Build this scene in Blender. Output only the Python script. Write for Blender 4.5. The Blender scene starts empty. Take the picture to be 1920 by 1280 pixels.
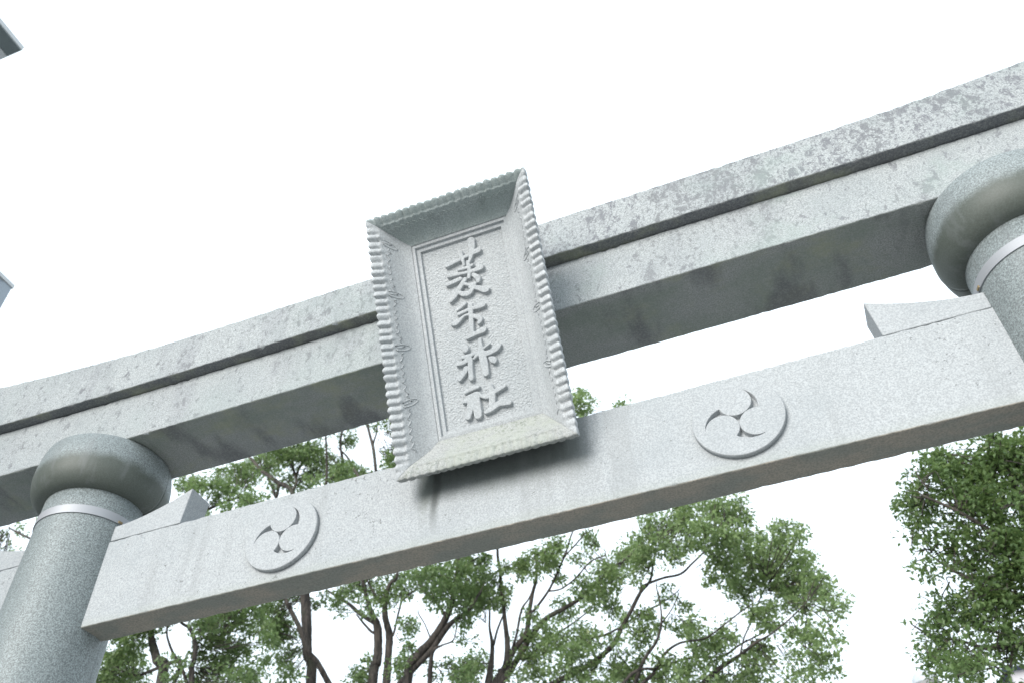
import bpy, bmesh, math, random
import numpy as np
from mathutils import Vector, Matrix

sc = bpy.context.scene
COL = sc.collection
random.seed(7)

# ------------------------------------------------------------------ camera
GZ = 3.64                                   # height of the tie beam's underside above the ground
FPX, YAW, PITCH, ROLL = 1739.1, 0.35756, 0.79473, -0.02321
CAM = Vector((1.1488, -2.9267, GZ - 2.0928))
RM = (Matrix.Rotation(YAW, 3, 'Z') @ Matrix.Rotation(math.pi / 2 + PITCH, 3, 'X') @ Matrix.Rotation(ROLL, 3, 'Z'))
cd = bpy.data.cameras.new('camera')
cam = bpy.data.objects.new('camera', cd)
COL.objects.link(cam)
cam.matrix_world = Matrix.Translation(CAM) @ RM.to_4x4()
cd.sensor_width = 36.0
cd.sensor_fit = 'HORIZONTAL'
cd.lens = FPX / 1920 * 36.0
cd.clip_start = 0.05
cd.clip_end = 2000
cd.dof.use_dof = True
cd.dof.focus_distance = 4.2
cd.dof.aperture_fstop = 3.6
sc.camera = cam

# ------------------------------------------------------------------ world, sun, exposure
SUN_EL, SUN_AZ = math.radians(17), math.radians(-165)     # azimuth clockwise from +Y
wd = bpy.data.worlds.new('World')
sc.world = wd
wd.use_nodes = True
nt = wd.node_tree
nt.nodes.clear()
wo = nt.nodes.new('ShaderNodeOutputWorld')
bg = nt.nodes.new('ShaderNodeBackground')
sky = nt.nodes.new('ShaderNodeTexSky')
sky.sky_type = 'NISHITA'
sky.sun_disc = False
sky.sun_elevation = SUN_EL
sky.sun_rotation = SUN_AZ
sky.dust_density = 4.0
mx = nt.nodes.new('ShaderNodeMix')
mx.data_type = 'RGBA'
mx.inputs[0].default_value = 0.9             # overcast: the cloud sheet hides nearly all of the clear sky
mx.inputs[7].default_value = (5.35, 6.0, 6.5, 1)
nt.links.new(sky.outputs[0], mx.inputs[6])
nt.links.new(mx.outputs[2], bg.inputs[0])
bg.inputs[1].default_value = 0.1
nt.links.new(bg.outputs[0], wo.inputs[0])
sl = bpy.data.lights.new('sun', 'SUN')
sl.energy = 1.5
sl.angle = math.radians(35)
sl.color = (1.0, 0.98, 0.95)
sun = bpy.data.objects.new('sun', sl)
COL.objects.link(sun)
sd = Vector((math.cos(SUN_EL) * math.sin(SUN_AZ), math.cos(SUN_EL) * math.cos(SUN_AZ), math.sin(SUN_EL)))
sun.rotation_euler = sd.to_track_quat('Z', 'Y').to_euler()
sun.location = (0, -10, 30)
vs = sc.view_settings
vs.view_transform = 'Standard'
vs.look = 'None'
vs.gamma = 1.0
vs.use_curve_mapping = False
vs.exposure = 1.56
sc.render.engine = 'CYCLES'

# ------------------------------------------------------------------ helpers
def ray(u, v):
    return RM @ Vector(((u - 960) / FPX, -(v - 640) / FPX, -1.0))

def at_y(u, v, y):
    d = ray(u, v)
    return CAM + d * ((y - CAM.y) / d.y)

def at_x(u, v, x):
    d = ray(u, v)
    return CAM + d * ((x - CAM.x) / d.x)

def at_z(u, v, z):
    d = ray(u, v)
    return CAM + d * ((z - CAM.z) / d.z)

def mesh_obj(name, verts, faces, mat, parent=None, smooth=False):
    me = bpy.data.meshes.new(name)
    me.from_pydata([tuple(p) for p in verts], [], faces)
    me.materials.append(mat)
    if smooth:
        me.shade_smooth()
    me.update()
    o = bpy.data.objects.new(name, me)
    COL.objects.link(o)
    if parent:
        o.parent = parent
    return o

def bm_obj(name, bm, mat, parent=None, smooth=False):
    me = bpy.data.meshes.new(name)
    bmesh.ops.recalc_face_normals(bm, faces=bm.faces)
    bm.to_mesh(me)
    bm.free()
    me.materials.append(mat)
    if smooth:
        me.shade_smooth()
    o = bpy.data.objects.new(name, me)
    COL.objects.link(o)
    if parent:
        o.parent = parent
    return o

def empty(name, label=None, cat=None, group=None, loc=(0, 0, 0)):
    o = bpy.data.objects.new(name, None)
    COL.objects.link(o)
    o.location = loc
    if label:
        o['label'] = label
    if cat:
        o['category'] = cat
    if group:
        o['group'] = group
    return o

def prism_x(name, xs, section, mat, parent, bevel=0.006, jitter=0.0012, seed=1, under=None):
    """stone beam along x: section(x) gives the (y, z) corners; edges rounded, slightly uneven"""
    rnd = random.Random(seed)
    bm = bmesh.new()
    rings = []
    for x in xs:
        pts = section(x)
        out = []
        n = len(pts)
        for i in range(n):
            p0, p1, p2 = Vector(pts[i - 1]), Vector(pts[i]), Vector(pts[(i + 1) % n])
            a, b = (p0 - p1).normalized(), (p2 - p1).normalized()
            bv = bevel * (0.7 + 0.6 * rnd.random()) * (2.3 if rnd.random() < 0.045 else 1)
            j = Vector((rnd.uniform(-1, 1), rnd.uniform(-1, 1))) * jitter
            out += [p1 + a * bv + j, p1 + (a + b) * bv * 0.3 + j, p1 + b * bv + j]
        rings.append([bm.verts.new((x, q[0], q[1])) for q in out])
    for r0, r1 in zip(rings, rings[1:]):
        m = len(r0)
        for i in range(m):
            f = bm.faces.new((r0[i], r0[(i + 1) % m], r1[(i + 1) % m], r1[i]))
            f.smooth = i % 3 != 2
    bm.faces.new(rings[0])
    bm.faces.new(rings[-1])
    o = bm_obj(name, bm, mat, parent)
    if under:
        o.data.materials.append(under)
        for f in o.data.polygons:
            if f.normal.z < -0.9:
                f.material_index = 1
    return o

def lathe(name, profile, mat, parent, cx=0, cy=0, a0=0.0, a1=2 * math.pi, seg=72, smooth=True):
    """profile: (r, z) outline, closed through the axis side when partial"""
    full = abs(a1 - a0 - 2 * math.pi) < 1e-6
    n = seg if full else seg + 1
    V, F = [], []
    m = len(profile)
    for i in range(n):
        a = a0 + (a1 - a0) * i / seg
        for r, z in profile:
            V.append((cx + r * math.cos(a), cy + r * math.sin(a), z))
    for i in range(seg):
        j = (i + 1) % n
        for k in range(m - 1):
            F.append((i * m + k, j * m + k, j * m + k + 1, i * m + k + 1))
    if not full:
        F.append(tuple(range(m)))
        F.append(tuple(reversed(range((n - 1) * m, n * m))))
    return mesh_obj(name, V, F, mat, parent, smooth)

def box(name, lo, hi, mat, parent=None, bevel=0.0):
    bm = bmesh.new()
    bmesh.ops.create_cube(bm, size=1)
    for v in bm.verts:
        v.co = Vector([lo[i] + (v.co[i] + 0.5) * (hi[i] - lo[i]) for i in range(3)])
    if bevel:
        bmesh.ops.bevel(bm, geom=list(bm.edges), offset=bevel, segments=2, affect='EDGES', profile=0.5)
    return bm_obj(name, bm, mat, parent)

def catmull(pts, n=6):
    P = [pts[0]] + list(pts) + [pts[-1]]
    out = []
    for i in range(1, len(P) - 2):
        for k in range(n):
            t = k / n
            p0, p1, p2, p3 = P[i - 1], P[i], P[i + 1], P[i + 2]
            out.append(0.5 * ((2 * p1) + (p2 - p0) * t + (2 * p0 - 5 * p1 + 4 * p2 - p3) * t * t + (3 * p1 - p0 - 3 * p2 + p3) * t ** 3))
    out.append(P[-2])
    return out

def tube_data(pts, rad, sides, V, F, rnd=None, rough=0.0):
    b0 = len(V)
    n = len(pts)
    up = Vector((0.31, 0.17, 0.93))
    for i in range(n):
        t = (pts[min(i + 1, n - 1)] - pts[max(i - 1, 0)])
        t = t.normalized() if t.length > 1e-9 else Vector((0, 0, 1))
        a = t.cross(up)
        if a.length < 0.05:
            a = t.cross(Vector((1, 0, 0)))
        a.normalize()
        b = t.cross(a)
        for k in range(sides):
            an = 2 * math.pi * k / sides
            r = rad[i] * (1 + (rnd.uniform(-rough, rough) if rnd else 0))
            V.append(pts[i] + (a * math.cos(an) + b * math.sin(an)) * r)
    for i in range(n - 1):
        for k in range(sides):
            F.append((b0 + i * sides + k, b0 + i * sides + (k + 1) % sides, b0 + (i + 1) * sides + (k + 1) % sides, b0 + (i + 1) * sides + k))
    F.append(tuple(b0 + k for k in reversed(range(sides))))
    F.append(tuple(b0 + (n - 1) * sides + k for k in range(sides)))

# ------------------------------------------------------------------ materials
class NT:
    def __init__(self, name):
        self.m = bpy.data.materials.new(name)
        self.m.use_nodes = True
        self.t = self.m.node_tree
        self.b = self.t.nodes['Principled BSDF']
        self.co = self.t.nodes.new('ShaderNodeTexCoord').outputs['Object']

    def n(self, typ, **kw):
        x = self.t.nodes.new(typ)
        for k, v in kw.items():
            setattr(x, k, v)
        return x

    def put(self, sock, v):
        if isinstance(v, (int, float)):
            sock.default_value = v
        elif isinstance(v, (tuple, list)):
            sock.default_value = tuple(v) + ((1,) if len(v) == 3 and len(sock.default_value) == 4 else ())
        else:
            self.t.links.new(v, sock)

    def noise(self, scale, detail=4, rough=0.6, stretch=None, dist=0.0, offset=(0, 0, 0)):
        mp = self.n('ShaderNodeMapping')
        self.put(mp.inputs[0], self.co)
        mp.inputs['Location'].default_value = offset
        mp.inputs['Scale'].default_value = stretch or (1, 1, 1)
        x = self.n('ShaderNodeTexNoise')
        self.put(x.inputs['Vector'], mp.outputs[0])
        x.inputs['Scale'].default_value = scale
        x.inputs['Detail'].default_value = detail
        x.inputs['Roughness'].default_value = rough
        x.inputs['Distortion'].default_value = dist
        return x.outputs[0]

    def ramp(self, v, a, b, lo=0.0, hi=1.0):
        x = self.n('ShaderNodeMapRange', interpolation_type='SMOOTHSTEP')
        self.put(x.inputs[0], v)
        for i, q in enumerate((a, b, lo, hi)):
            self.put(x.inputs[i + 1], q)
        return x.outputs[0]

    def math(self, op, a, b=0.0, c=0.0):
        x = self.n('ShaderNodeMath', operation=op)
        self.put(x.inputs[0], a)
        self.put(x.inputs[1], b)
        self.put(x.inputs[2], c)
        return x.outputs[0]

    def mix(self, f, a, b, mode='MIX'):
        x = self.n('ShaderNodeMix', data_type='RGBA', blend_type=mode)
        self.put(x.inputs[0], f)
        self.put(x.inputs[6], a)
        self.put(x.inputs[7], b)
        return x.outputs[2]

    def xyz(self):
        x = self.n('ShaderNodeSeparateXYZ')
        self.put(x.inputs[0], self.co)
        return x.outputs

    def bump(self, h, dist=0.004, strength=1.0, prev=None):
        x = self.n('ShaderNodeBump')
        x.inputs['Distance'].default_value = dist
        x.inputs['Strength'].default_value = strength
        self.put(x.inputs['Height'], h)
        if prev is not None:
            self.put(x.inputs['Normal'], prev)
        return x.outputs[0]

    def done(self, col, rough=0.85, normal=None, spec=0.3, k=0.75):
        # k: reflectance scale, set together with the exposure
        col = self.mix(1.0, col, (k, k, k), 'MULTIPLY')
        self.put(self.b.inputs['Base Color'], col)
        self.put(self.b.inputs['Roughness'], rough)
        self.b.inputs['Specular IOR Level'].default_value = spec
        if normal is not None:
            self.put(self.b.inputs['Normal'], normal)
        return self.m

def granite(name, base, speck=0.5, extra=None, bump=0.0015, rough=0.85, spec=0.25, pit=False):
    """grey granite: crystal speckle, soft mottling, optional stains added by extra(g, col)"""
    g = NT(name)
    fine = g.noise(150, 3, 0.75)
    fine2 = g.noise(75, 2, 0.6, offset=(3, 1, 2))
    big = g.noise(2.3, 5, 0.65, offset=(1, 5, 2))
    dark = tuple(c * 0.42 for c in base)
    lite = tuple(min(1, c * 1.28) for c in base)
    col = g.mix(g.ramp(fine, 0.36, 0.66), dark, lite)
    col = g.mix(1 - speck, col, base)
    col = g.mix(g.math('MULTIPLY', g.ramp(fine2, 0.56, 0.70), 0.30 * speck), col, tuple(c * 0.3 for c in base))
    col = g.mix(g.math('MULTIPLY', g.ramp(big, 0.40, 0.70), 0.30), col, tuple(c * f for c, f in zip(base, (0.66, 0.70, 0.72))))
    if extra:
        col = extra(g, col)
    nrm = g.bump(fine, bump, 0.7)
    if pit:
        vo = g.n('ShaderNodeTexVoronoi')
        g.put(vo.inputs['Vector'], g.co)
        vo.inputs['Scale'].default_value = 110
        nrm = g.bump(g.math('ADD', vo.outputs[0], g.noise(140, 2, 0.6)), 0.0045, 0.8, nrm)
    return g.done(col, rough, nrm, spec)

STONE = (0.425, 0.452, 0.46)

def lichen(right_bias=0.0, amount=0.5):
    def ex(g, col):
        x = g.xyz()
        zone = g.noise(1.6, 4, 0.6, stretch=(1, 1, 0.45), offset=(4, 0, 0))
        streak = g.noise(7.0, 4, 0.65, stretch=(1, 1, 0.16), offset=(9, 2, 1))
        lim = g.math('SUBTRACT', 0.80, g.math('MULTIPLY', zone, 0.26))
        lim = g.math('SUBTRACT', lim, g.math('MULTIPLY', streak, 0.16))
        lim = g.math('SUBTRACT', lim, g.math('MULTIPLY', g.ramp(x[0], -1.5, 2.4), right_bias))
        fine = g.noise(75, 6, 0.75, stretch=(1, 1, 0.7), dist=0.3)
        spot = g.noise(25, 7, 0.70, stretch=(1, 1, 0.62), dist=0.4, offset=(3, 3, 0))
        f1 = g.math('MULTIPLY', g.ramp(g.math('SUBTRACT', fine, lim), -0.02, 0.07), 0.85)
        f2 = g.math('MULTIPLY', g.ramp(g.math('SUBTRACT', spot, lim), -0.025, 0.06), 0.8)
        f = g.math('MAXIMUM', f1, f2)
        col = g.mix(g.math('MULTIPLY', f, amount), col, g.mix(g.ramp(zone, .4, .6), (0.095, 0.095, 0.12), (0.12, 0.125, 0.135)))
        soft = g.ramp(g.math('ADD', zone, g.math('MULTIPLY', streak, 0.6)), 0.78, 1.02)
        col = g.mix(g.math('MULTIPLY', soft, 0.3), col, (0.25, 0.26, 0.285))
        grn = g.ramp(g.noise(2.6, 4, 0.6, offset=(7, 7, 0)), 0.48, 0.68)
        grn = g.math('MULTIPLY', grn, g.ramp(x[0], -2.6, 3.0, 0.12, 0.5))
        return g.mix(grn, col, (0.30, 0.37, 0.345))
    return ex

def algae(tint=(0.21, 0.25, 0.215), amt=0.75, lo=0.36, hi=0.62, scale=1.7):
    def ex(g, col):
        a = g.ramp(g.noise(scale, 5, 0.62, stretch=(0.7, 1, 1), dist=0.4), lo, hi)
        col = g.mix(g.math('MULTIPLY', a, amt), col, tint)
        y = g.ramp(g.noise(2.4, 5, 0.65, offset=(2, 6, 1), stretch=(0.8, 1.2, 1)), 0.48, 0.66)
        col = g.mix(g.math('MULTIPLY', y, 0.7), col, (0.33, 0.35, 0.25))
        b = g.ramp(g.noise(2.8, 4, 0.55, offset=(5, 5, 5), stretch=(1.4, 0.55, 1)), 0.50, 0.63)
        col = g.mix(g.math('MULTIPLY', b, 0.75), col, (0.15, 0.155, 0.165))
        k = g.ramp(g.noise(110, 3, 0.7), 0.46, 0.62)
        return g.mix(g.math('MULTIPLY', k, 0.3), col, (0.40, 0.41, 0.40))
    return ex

def nuki_stain_shade(g, col):
    x = g.xyz()
    wob = g.noise(5, 4, 0.6, stretch=(1, 1, 0.4))
    wx = g.math('ADD', x[0], g.math('MULTIPLY', g.math('SUBTRACT', wob, 0.5), 0.07))
    # grey-green damp stain and the plaque's shadow, painted together below its lower rail
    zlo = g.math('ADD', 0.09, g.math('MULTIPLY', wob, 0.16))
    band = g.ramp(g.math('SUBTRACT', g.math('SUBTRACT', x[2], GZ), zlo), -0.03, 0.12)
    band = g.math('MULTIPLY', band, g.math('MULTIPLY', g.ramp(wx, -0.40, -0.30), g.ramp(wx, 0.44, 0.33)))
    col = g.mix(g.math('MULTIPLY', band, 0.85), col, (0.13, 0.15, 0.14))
    run = g.math('ABSOLUTE', g.math('ADD', wx, 0.272))
    run = g.math('MULTIPLY', g.ramp(run, 0.030, 0.004), g.ramp(x[2], GZ + 0.02, GZ + 0.22))
    col = g.mix(g.math('MULTIPLY', run, 0.8), col, (0.10, 0.11, 0.105))
    run2 = g.math('MULTIPLY', g.ramp(g.math('ABSOLUTE', g.math('ADD', wx, 0.325)), 0.05, 0.0), g.ramp(x[2], GZ + 0.05, GZ + 0.3))
    col = g.mix(g.math('MULTIPLY', run2, 0.5), col, (0.23, 0.25, 0.22))
    vs_ = g.ramp(g.noise(6, 5, 0.65, stretch=(1.2, 1, 0.10), offset=(3, 0, 5)), 0.52, 0.72)
    col = g.mix(g.math('MULTIPLY', vs_, 0.32), col, (0.27, 0.285, 0.29))
    dots = g.ramp(g.math('ADD', g.noise(48, 3, 0.7, offset=(2, 2, 8)), g.math('MULTIPLY', g.noise(1.8, 3, 0.5, offset=(8, 1, 1)), 0.22)), 0.77, 0.82)
    col = g.mix(g.math('MULTIPLY', dots, 0.7), col, (0.14, 0.145, 0.15))
    # pale green weathering along the lower arris
    low = g.math('MULTIPLY', g.ramp(g.math('ADD', x[2], g.math('MULTIPLY', wob, 0.05)), GZ + 0.085, GZ + 0.02), 0.30)
    col = g.mix(low, col, (0.37, 0.40, 0.35))
    und = g.ramp(x[2], GZ + 0.006, GZ + 0.001)
    mud = g.mix(g.ramp(g.noise(3.0, 5, 0.6, stretch=(1, 2, 1)), 0.4, 0.6), (0.40, 0.355, 0.295), (0.29, 0.295, 0.26))
    mud = g.mix(g.math('MULTIPLY', g.ramp(g.noise(120, 3, 0.7), 0.40, 0.65), 0.5), mud, (0.12, 0.12, 0.11))
    return g.mix(g.math('MULTIPLY', und, 0.85), col, mud)

def moss(g, col):
    a = g.ramp(g.noise(3.5, 5, 0.65), 0.40, 0.60)
    col = g.mix(g.math('MULTIPLY', a, 0.7), col, (0.41, 0.44, 0.39))
    b = g.ramp(g.noise(52, 6, 0.75), 0.50, 0.64)
    p = g.ramp(g.noise(5, 4, 0.6, offset=(1, 2, 3)), 0.35, 0.6, 0.15, 0.75)
    return g.mix(g.math('MULTIPLY', b, p), col, (0.20, 0.225, 0.19))

def drip(g, col):
    s = g.ramp(g.noise(7, 4, 0.6, stretch=(1.6, 1.6, 0.12), offset=(2, 8, 3)), 0.54, 0.70)
    col = g.mix(g.math('MULTIPLY', s, 0.30), col, (0.20, 0.215, 0.22))
    v = g.ramp(g.noise(26, 2, 0.5, offset=(1, 1, 9)), 0.74, 0.78)
    return g.mix(g.math('MULTIPLY', v, 0.7), col, (0.07, 0.075, 0.08))

def ring_stain_shade(g, col):
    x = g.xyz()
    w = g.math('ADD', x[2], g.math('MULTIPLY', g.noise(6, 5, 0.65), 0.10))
    a = g.ramp(w, GZ + 0.935, GZ + 0.865)  # algae stain and the shade of the ring's lower half, painted as one dark tone
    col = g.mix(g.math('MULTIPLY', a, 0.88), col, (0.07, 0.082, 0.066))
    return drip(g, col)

M_KASAGI = granite('weathered_granite_lichen', STONE, 0.55, lichen(0.085, 0.78))
M_SHIMAKI_F = granite('weathered_granite_light_lichen', STONE, 0.55, lichen(0.03, 0.66))
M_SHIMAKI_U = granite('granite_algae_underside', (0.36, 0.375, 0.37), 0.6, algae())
M_KASAGI_SHADE = granite('granite_overhang_shade', (0.19, 0.20, 0.215), 0.6, algae((0.13, 0.145, 0.15), 0.6))  # shade under the top lintel's overhang painted as darker stone, with algae mottling
M_NUKI = granite('granite_tie_beam', (0.445, 0.470, 0.485), 0.4, nuki_stain_shade)
M_WEDGE = granite('granite_wedge', (0.44, 0.464, 0.48), 0.35)
M_COLUMN = granite('granite_column', (0.275, 0.315, 0.32), 0.9, drip, 0.0006, 0.55, 0.4)
M_RING = granite('granite_ring', (0.285, 0.325, 0.33), 0.85, ring_stain_shade, 0.0006, 0.55, 0.4)
M_PLAQUE = granite('granite_plaque', (0.52, 0.546, 0.562), 0.42, None, 0.002)
M_TOPRAIL = granite('granite_plaque_top', (0.40, 0.45, 0.45), 0.5, lambda g, c: g.mix(g.math('MULTIPLY', g.ramp(g.noise(4, 5, 0.65), 0.4, 0.65), 0.5), c, (0.29, 0.345, 0.335)), 0.002)
M_FIELD = granite('granite_plaque_field', (0.53, 0.556, 0.572), 0.35, None, 0.002, pit=True)
M_MOSS = granite('granite_moss', (0.44, 0.455, 0.45), 0.5, moss, 0.004)
M_PLINTH = granite('granite_plinth', (0.40, 0.40, 0.40), 0.6)

g = NT('stainless_steel')
M_STEEL = g.done((0.40, 0.415, 0.44), 0.55, g.bump(g.noise(30, 3, 0.6, stretch=(1, 1, 6)), 0.0005))
g.b.inputs['Metallic'].default_value = 0.35
g = NT('brass')
M_BRASS = g.done(g.mix(g.noise(60), (0.36, 0.28, 0.15), (0.22, 0.17, 0.10)), 0.6)
g.b.inputs['Metallic'].default_value = 0.3

g = NT('gravel_ground')
gc = g.mix(g.noise(3, 6, 0.7), (0.35, 0.345, 0.33), (0.47, 0.465, 0.445))
gc = g.mix(g.math('MULTIPLY', g.ramp(g.noise(45, 4, 0.7), 0.45, 0.62), 0.5), gc, (0.22, 0.215, 0.205))
M_GROUND = g.done(gc, 0.95, g.bump(g.noise(45, 4, 0.7), 0.01), k=1.0)

def bark_mat():
    g = NT('camphor_bark')
    f = g.noise(9, 6, 0.7, stretch=(1, 1, 0.25), dist=0.5)
    c = g.mix(g.ramp(f, 0.35, 0.65), (0.030, 0.028, 0.027), (0.115, 0.098, 0.086))
    c = g.mix(g.math('MULTIPLY', g.ramp(g.noise(1.5, 4, 0.6), 0.55, 0.7), 0.5), c, (0.07, 0.085, 0.055))
    return g.done(c, 0.95, g.bump(f, 0.03))
M_BARK = bark_mat()

def leaf_mat(name, a, b, c):
    g = NT(name)
    geo = g.n('ShaderNodeNewGeometry')
    r = geo.outputs['Random Per Island']
    col = g.mix(g.ramp(r, 0.0, 0.8), a, b)
    col = g.mix(g.ramp(r, 0.86, 1.0), col, c)
    col = g.mix(g.math('MULTIPLY', g.ramp(g.noise(0.9, 3, 0.6), 0.42, 0.62), 0.55), col, b)
    m = g.done(col, 0.42, None, 0.45)
    tr = g.n('ShaderNodeBsdfTranslucent')
    g.put(tr.inputs[0], g.mix(1.0, g.mix(0.5, col, (0.32, 0.44, 0.13)), (0.75, 0.75, 0.75), 'MULTIPLY'))
    ms = g.n('ShaderNodeMixShader')
    ms.inputs[0].default_value = 0.45
    out = g.t.nodes['Material Output']
    g.t.links.new(g.b.outputs[0], ms.inputs[1])
    g.t.links.new(tr.outputs[0], ms.inputs[2])
    g.t.links.new(ms.outputs[0], out.inputs[0])
    return m
M_LEAF = leaf_mat('camphor_leaf', (0.115, 0.190, 0.080), (0.235, 0.345, 0.145), (0.31, 0.37, 0.17))
M_LEAF3 = leaf_mat('camphor_leaf_fresh', (0.145, 0.225, 0.095), (0.290, 0.405, 0.175), (0.36, 0.42, 0.21))
M_LEAF2 = leaf_mat('evergreen_leaf', (0.075, 0.135, 0.055), (0.165, 0.260, 0.095), (0.23, 0.29, 0.11))

# ------------------------------------------------------------------ ground
gr = mesh_obj('ground', [(-400, -400, 0), (400, -400, 0), (400, 400, 0), (-400, 400, 0)], [(0, 1, 2, 3)], M_GROUND)
gr['kind'] = 'structure'

# ------------------------------------------------------------------ torii gate
torii = empty('torii_gate', 'pale grey granite torii gate with round columns and twin lintels', 'gate')
ND, SD = 0.143, 0.376
HN = 0.45
CX, CR = 2.243, 0.247
SZ = GZ + 1.0                                # underside of the lower lintel

def lin(a, b, n):
    return [a + (b - a) * i / (n - 1) for i in range(n)]

def rise(x, k):
    return k * max(0.0, abs(x) - 1.4) ** 2

# tie beam between and through the columns: three stones so that the column stands clear
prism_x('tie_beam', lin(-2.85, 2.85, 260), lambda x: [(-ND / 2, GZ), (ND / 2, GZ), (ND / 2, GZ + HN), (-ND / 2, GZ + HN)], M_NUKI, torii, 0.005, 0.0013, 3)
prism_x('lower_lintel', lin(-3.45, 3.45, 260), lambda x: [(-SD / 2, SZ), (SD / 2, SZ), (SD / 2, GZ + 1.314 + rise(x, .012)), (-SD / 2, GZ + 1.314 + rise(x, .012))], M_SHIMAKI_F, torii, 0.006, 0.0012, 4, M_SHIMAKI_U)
KO = SD / 2 + 0.06
prism_x('top_lintel', lin(-3.6, 3.6, 260), lambda x: [(-KO, GZ + 1.317 + rise(x, .012)), (KO, GZ + 1.317 + rise(x, .012)), (KO + .03, GZ + 1.582 + rise(x, .036)),
        (0, GZ + 1.66 + rise(x, .036)), (-KO - .004, GZ + 1.582 + rise(x, .036))], M_KASAGI, torii, 0.007, 0.0015, 5, M_KASAGI_SHADE)
box('centre_strut', (-0.13, -0.068, GZ + HN - 0.002), (0.13, 0.068, SZ - .002), M_WEDGE, torii, 0.006)

def wedge(x0, x1):
    """x0 thin end at the column, x1 thick outer tip; concave top"""
    s = 1 if x1 > x0 else -1
    n = 14
    top, bot = [], []
    for i in range(n + 1):
        t = i / n
        x = x0 + (x1 - x0) * t
        top.append((x + s * 0.02 * t, GZ + HN + 0.087 + 0.112 * t ** 1.75))
        bot.append((x, GZ + HN + 0.0025))
    bm = bmesh.new()
    hy = ND / 2 - 0.001
    ol = bot + top[::-1]
    f = bm.faces.new([bm.verts.new((x, -hy, z)) for x, z in ol])
    r = bmesh.ops.extrude_face_region(bm, geom=[f])
    bmesh.ops.translate(bm, verts=[v for v in r['geom'] if isinstance(v, bmesh.types.BMVert)], vec=(0, 2 * hy, 0))
    bmesh.ops.recalc_face_normals(bm, faces=bm.faces)
    sharp = [e for e in bm.edges if len(e.link_faces) == 2 and e.calc_face_angle(0) > 0.6]
    bmesh.ops.bevel(bm, geom=sharp, offset=0.004, segments=2, affect='EDGES', profile=0.5)
    return bm_obj('wedge', bm, M_WEDGE, torii)

for s in (-1, 1):
    wedge(s * (CX - 0.236), s * 1.609)
    wedge(s * (CX + 0.236), s * (2 * CX - 1.609))

def superprof(R, hw, z0, z1, n=2.6, m=26):
    zc, hh = (z0 + z1) / 2, (z1 - z0) / 2
    out = []
    for i in range(m + 1):
        b = -math.pi / 2 + math.pi * i / m
        c, s_ = abs(math.cos(b)), abs(math.sin(b))
        out.append((R + hw * c ** (2 / n), zc + hh * math.copysign(s_ ** (2 / n), b)))
    return out

for s in (-1, 1):
    cx = s * CX
    seam = math.radians(17)
    fr = [(0.02, 0.30), (CR + .012, 0.30), (CR + .012, 1.2), (CR + .004, 2.5), (CR, GZ), (CR, GZ + 0.60), (CR, GZ + 0.735), (0.02, GZ + 0.735)]
    a = lathe('column_half', fr, M_COLUMN, torii, cx, 0, math.pi - seam, 2 * math.pi + seam, 64)
    bk = [(r - 0.003 if r > .1 else r, z) for r, z in fr]
    b = lathe('column_half', bk, M_COLUMN, torii, cx, 0, seam + .012, math.pi - seam - .012, 48)
    for o in (a, b):
        o.data.shade_auto_smooth(angle=0.6) if hasattr(o.data, 'shade_auto_smooth') else None
    # cushion ring under the lintel, two halves
    pr = [(0.02, GZ + 0.70)]
    for k in range(15):
        t = 1 - k / 14
        pr.append((0.222 + 0.116 * max(0.0, 1 - t ** 2.3) ** (1 / 2.3), GZ + 0.855 - 0.158 * t))
    for k in range(1, 9):
        t = k / 8
        pr.append((0.338 - 0.016 * t ** 2.4, GZ + 0.855 + 0.134 * t))
    pr += [(0.318, GZ + 0.9955), (0.02, GZ + 0.9955)]
    rx = s * 2.255
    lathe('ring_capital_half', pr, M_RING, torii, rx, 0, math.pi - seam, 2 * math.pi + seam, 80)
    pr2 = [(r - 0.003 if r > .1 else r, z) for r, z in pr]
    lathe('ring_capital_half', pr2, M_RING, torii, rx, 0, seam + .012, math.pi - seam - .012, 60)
    # steel strap
    zb = GZ + 0.556
    lathe('steel_strap', [(CR + .0005, zb), (CR + .006, zb), (CR + .006, zb + .046), (CR + .0005, zb + .046)], M_STEEL, torii, cx, 0, 0, 2 * math.pi, 120, False)
    an = math.radians(-13) if s < 0 else math.radians(195)
    bx = Vector((cx + (CR + .004) * math.cos(an), (CR + .004) * math.sin(an), zb + .02))
    bl = box('strap_clamp', (-.004, -.012, -.018), (.006, .012, -.004), M_BRASS, torii, 0.003)
    bl.location = bx
    bl.rotation_euler = (0, 0, an)
    lathe('plinth', [(0.02, 0.0), (0.40, 0.0), (0.42, 0.03), (0.42, 0.22), (0.36, 0.295), (0.02, 0.3)], M_PLINTH, torii, cx, 0, 0, 2 * math.pi, 48)

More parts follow.
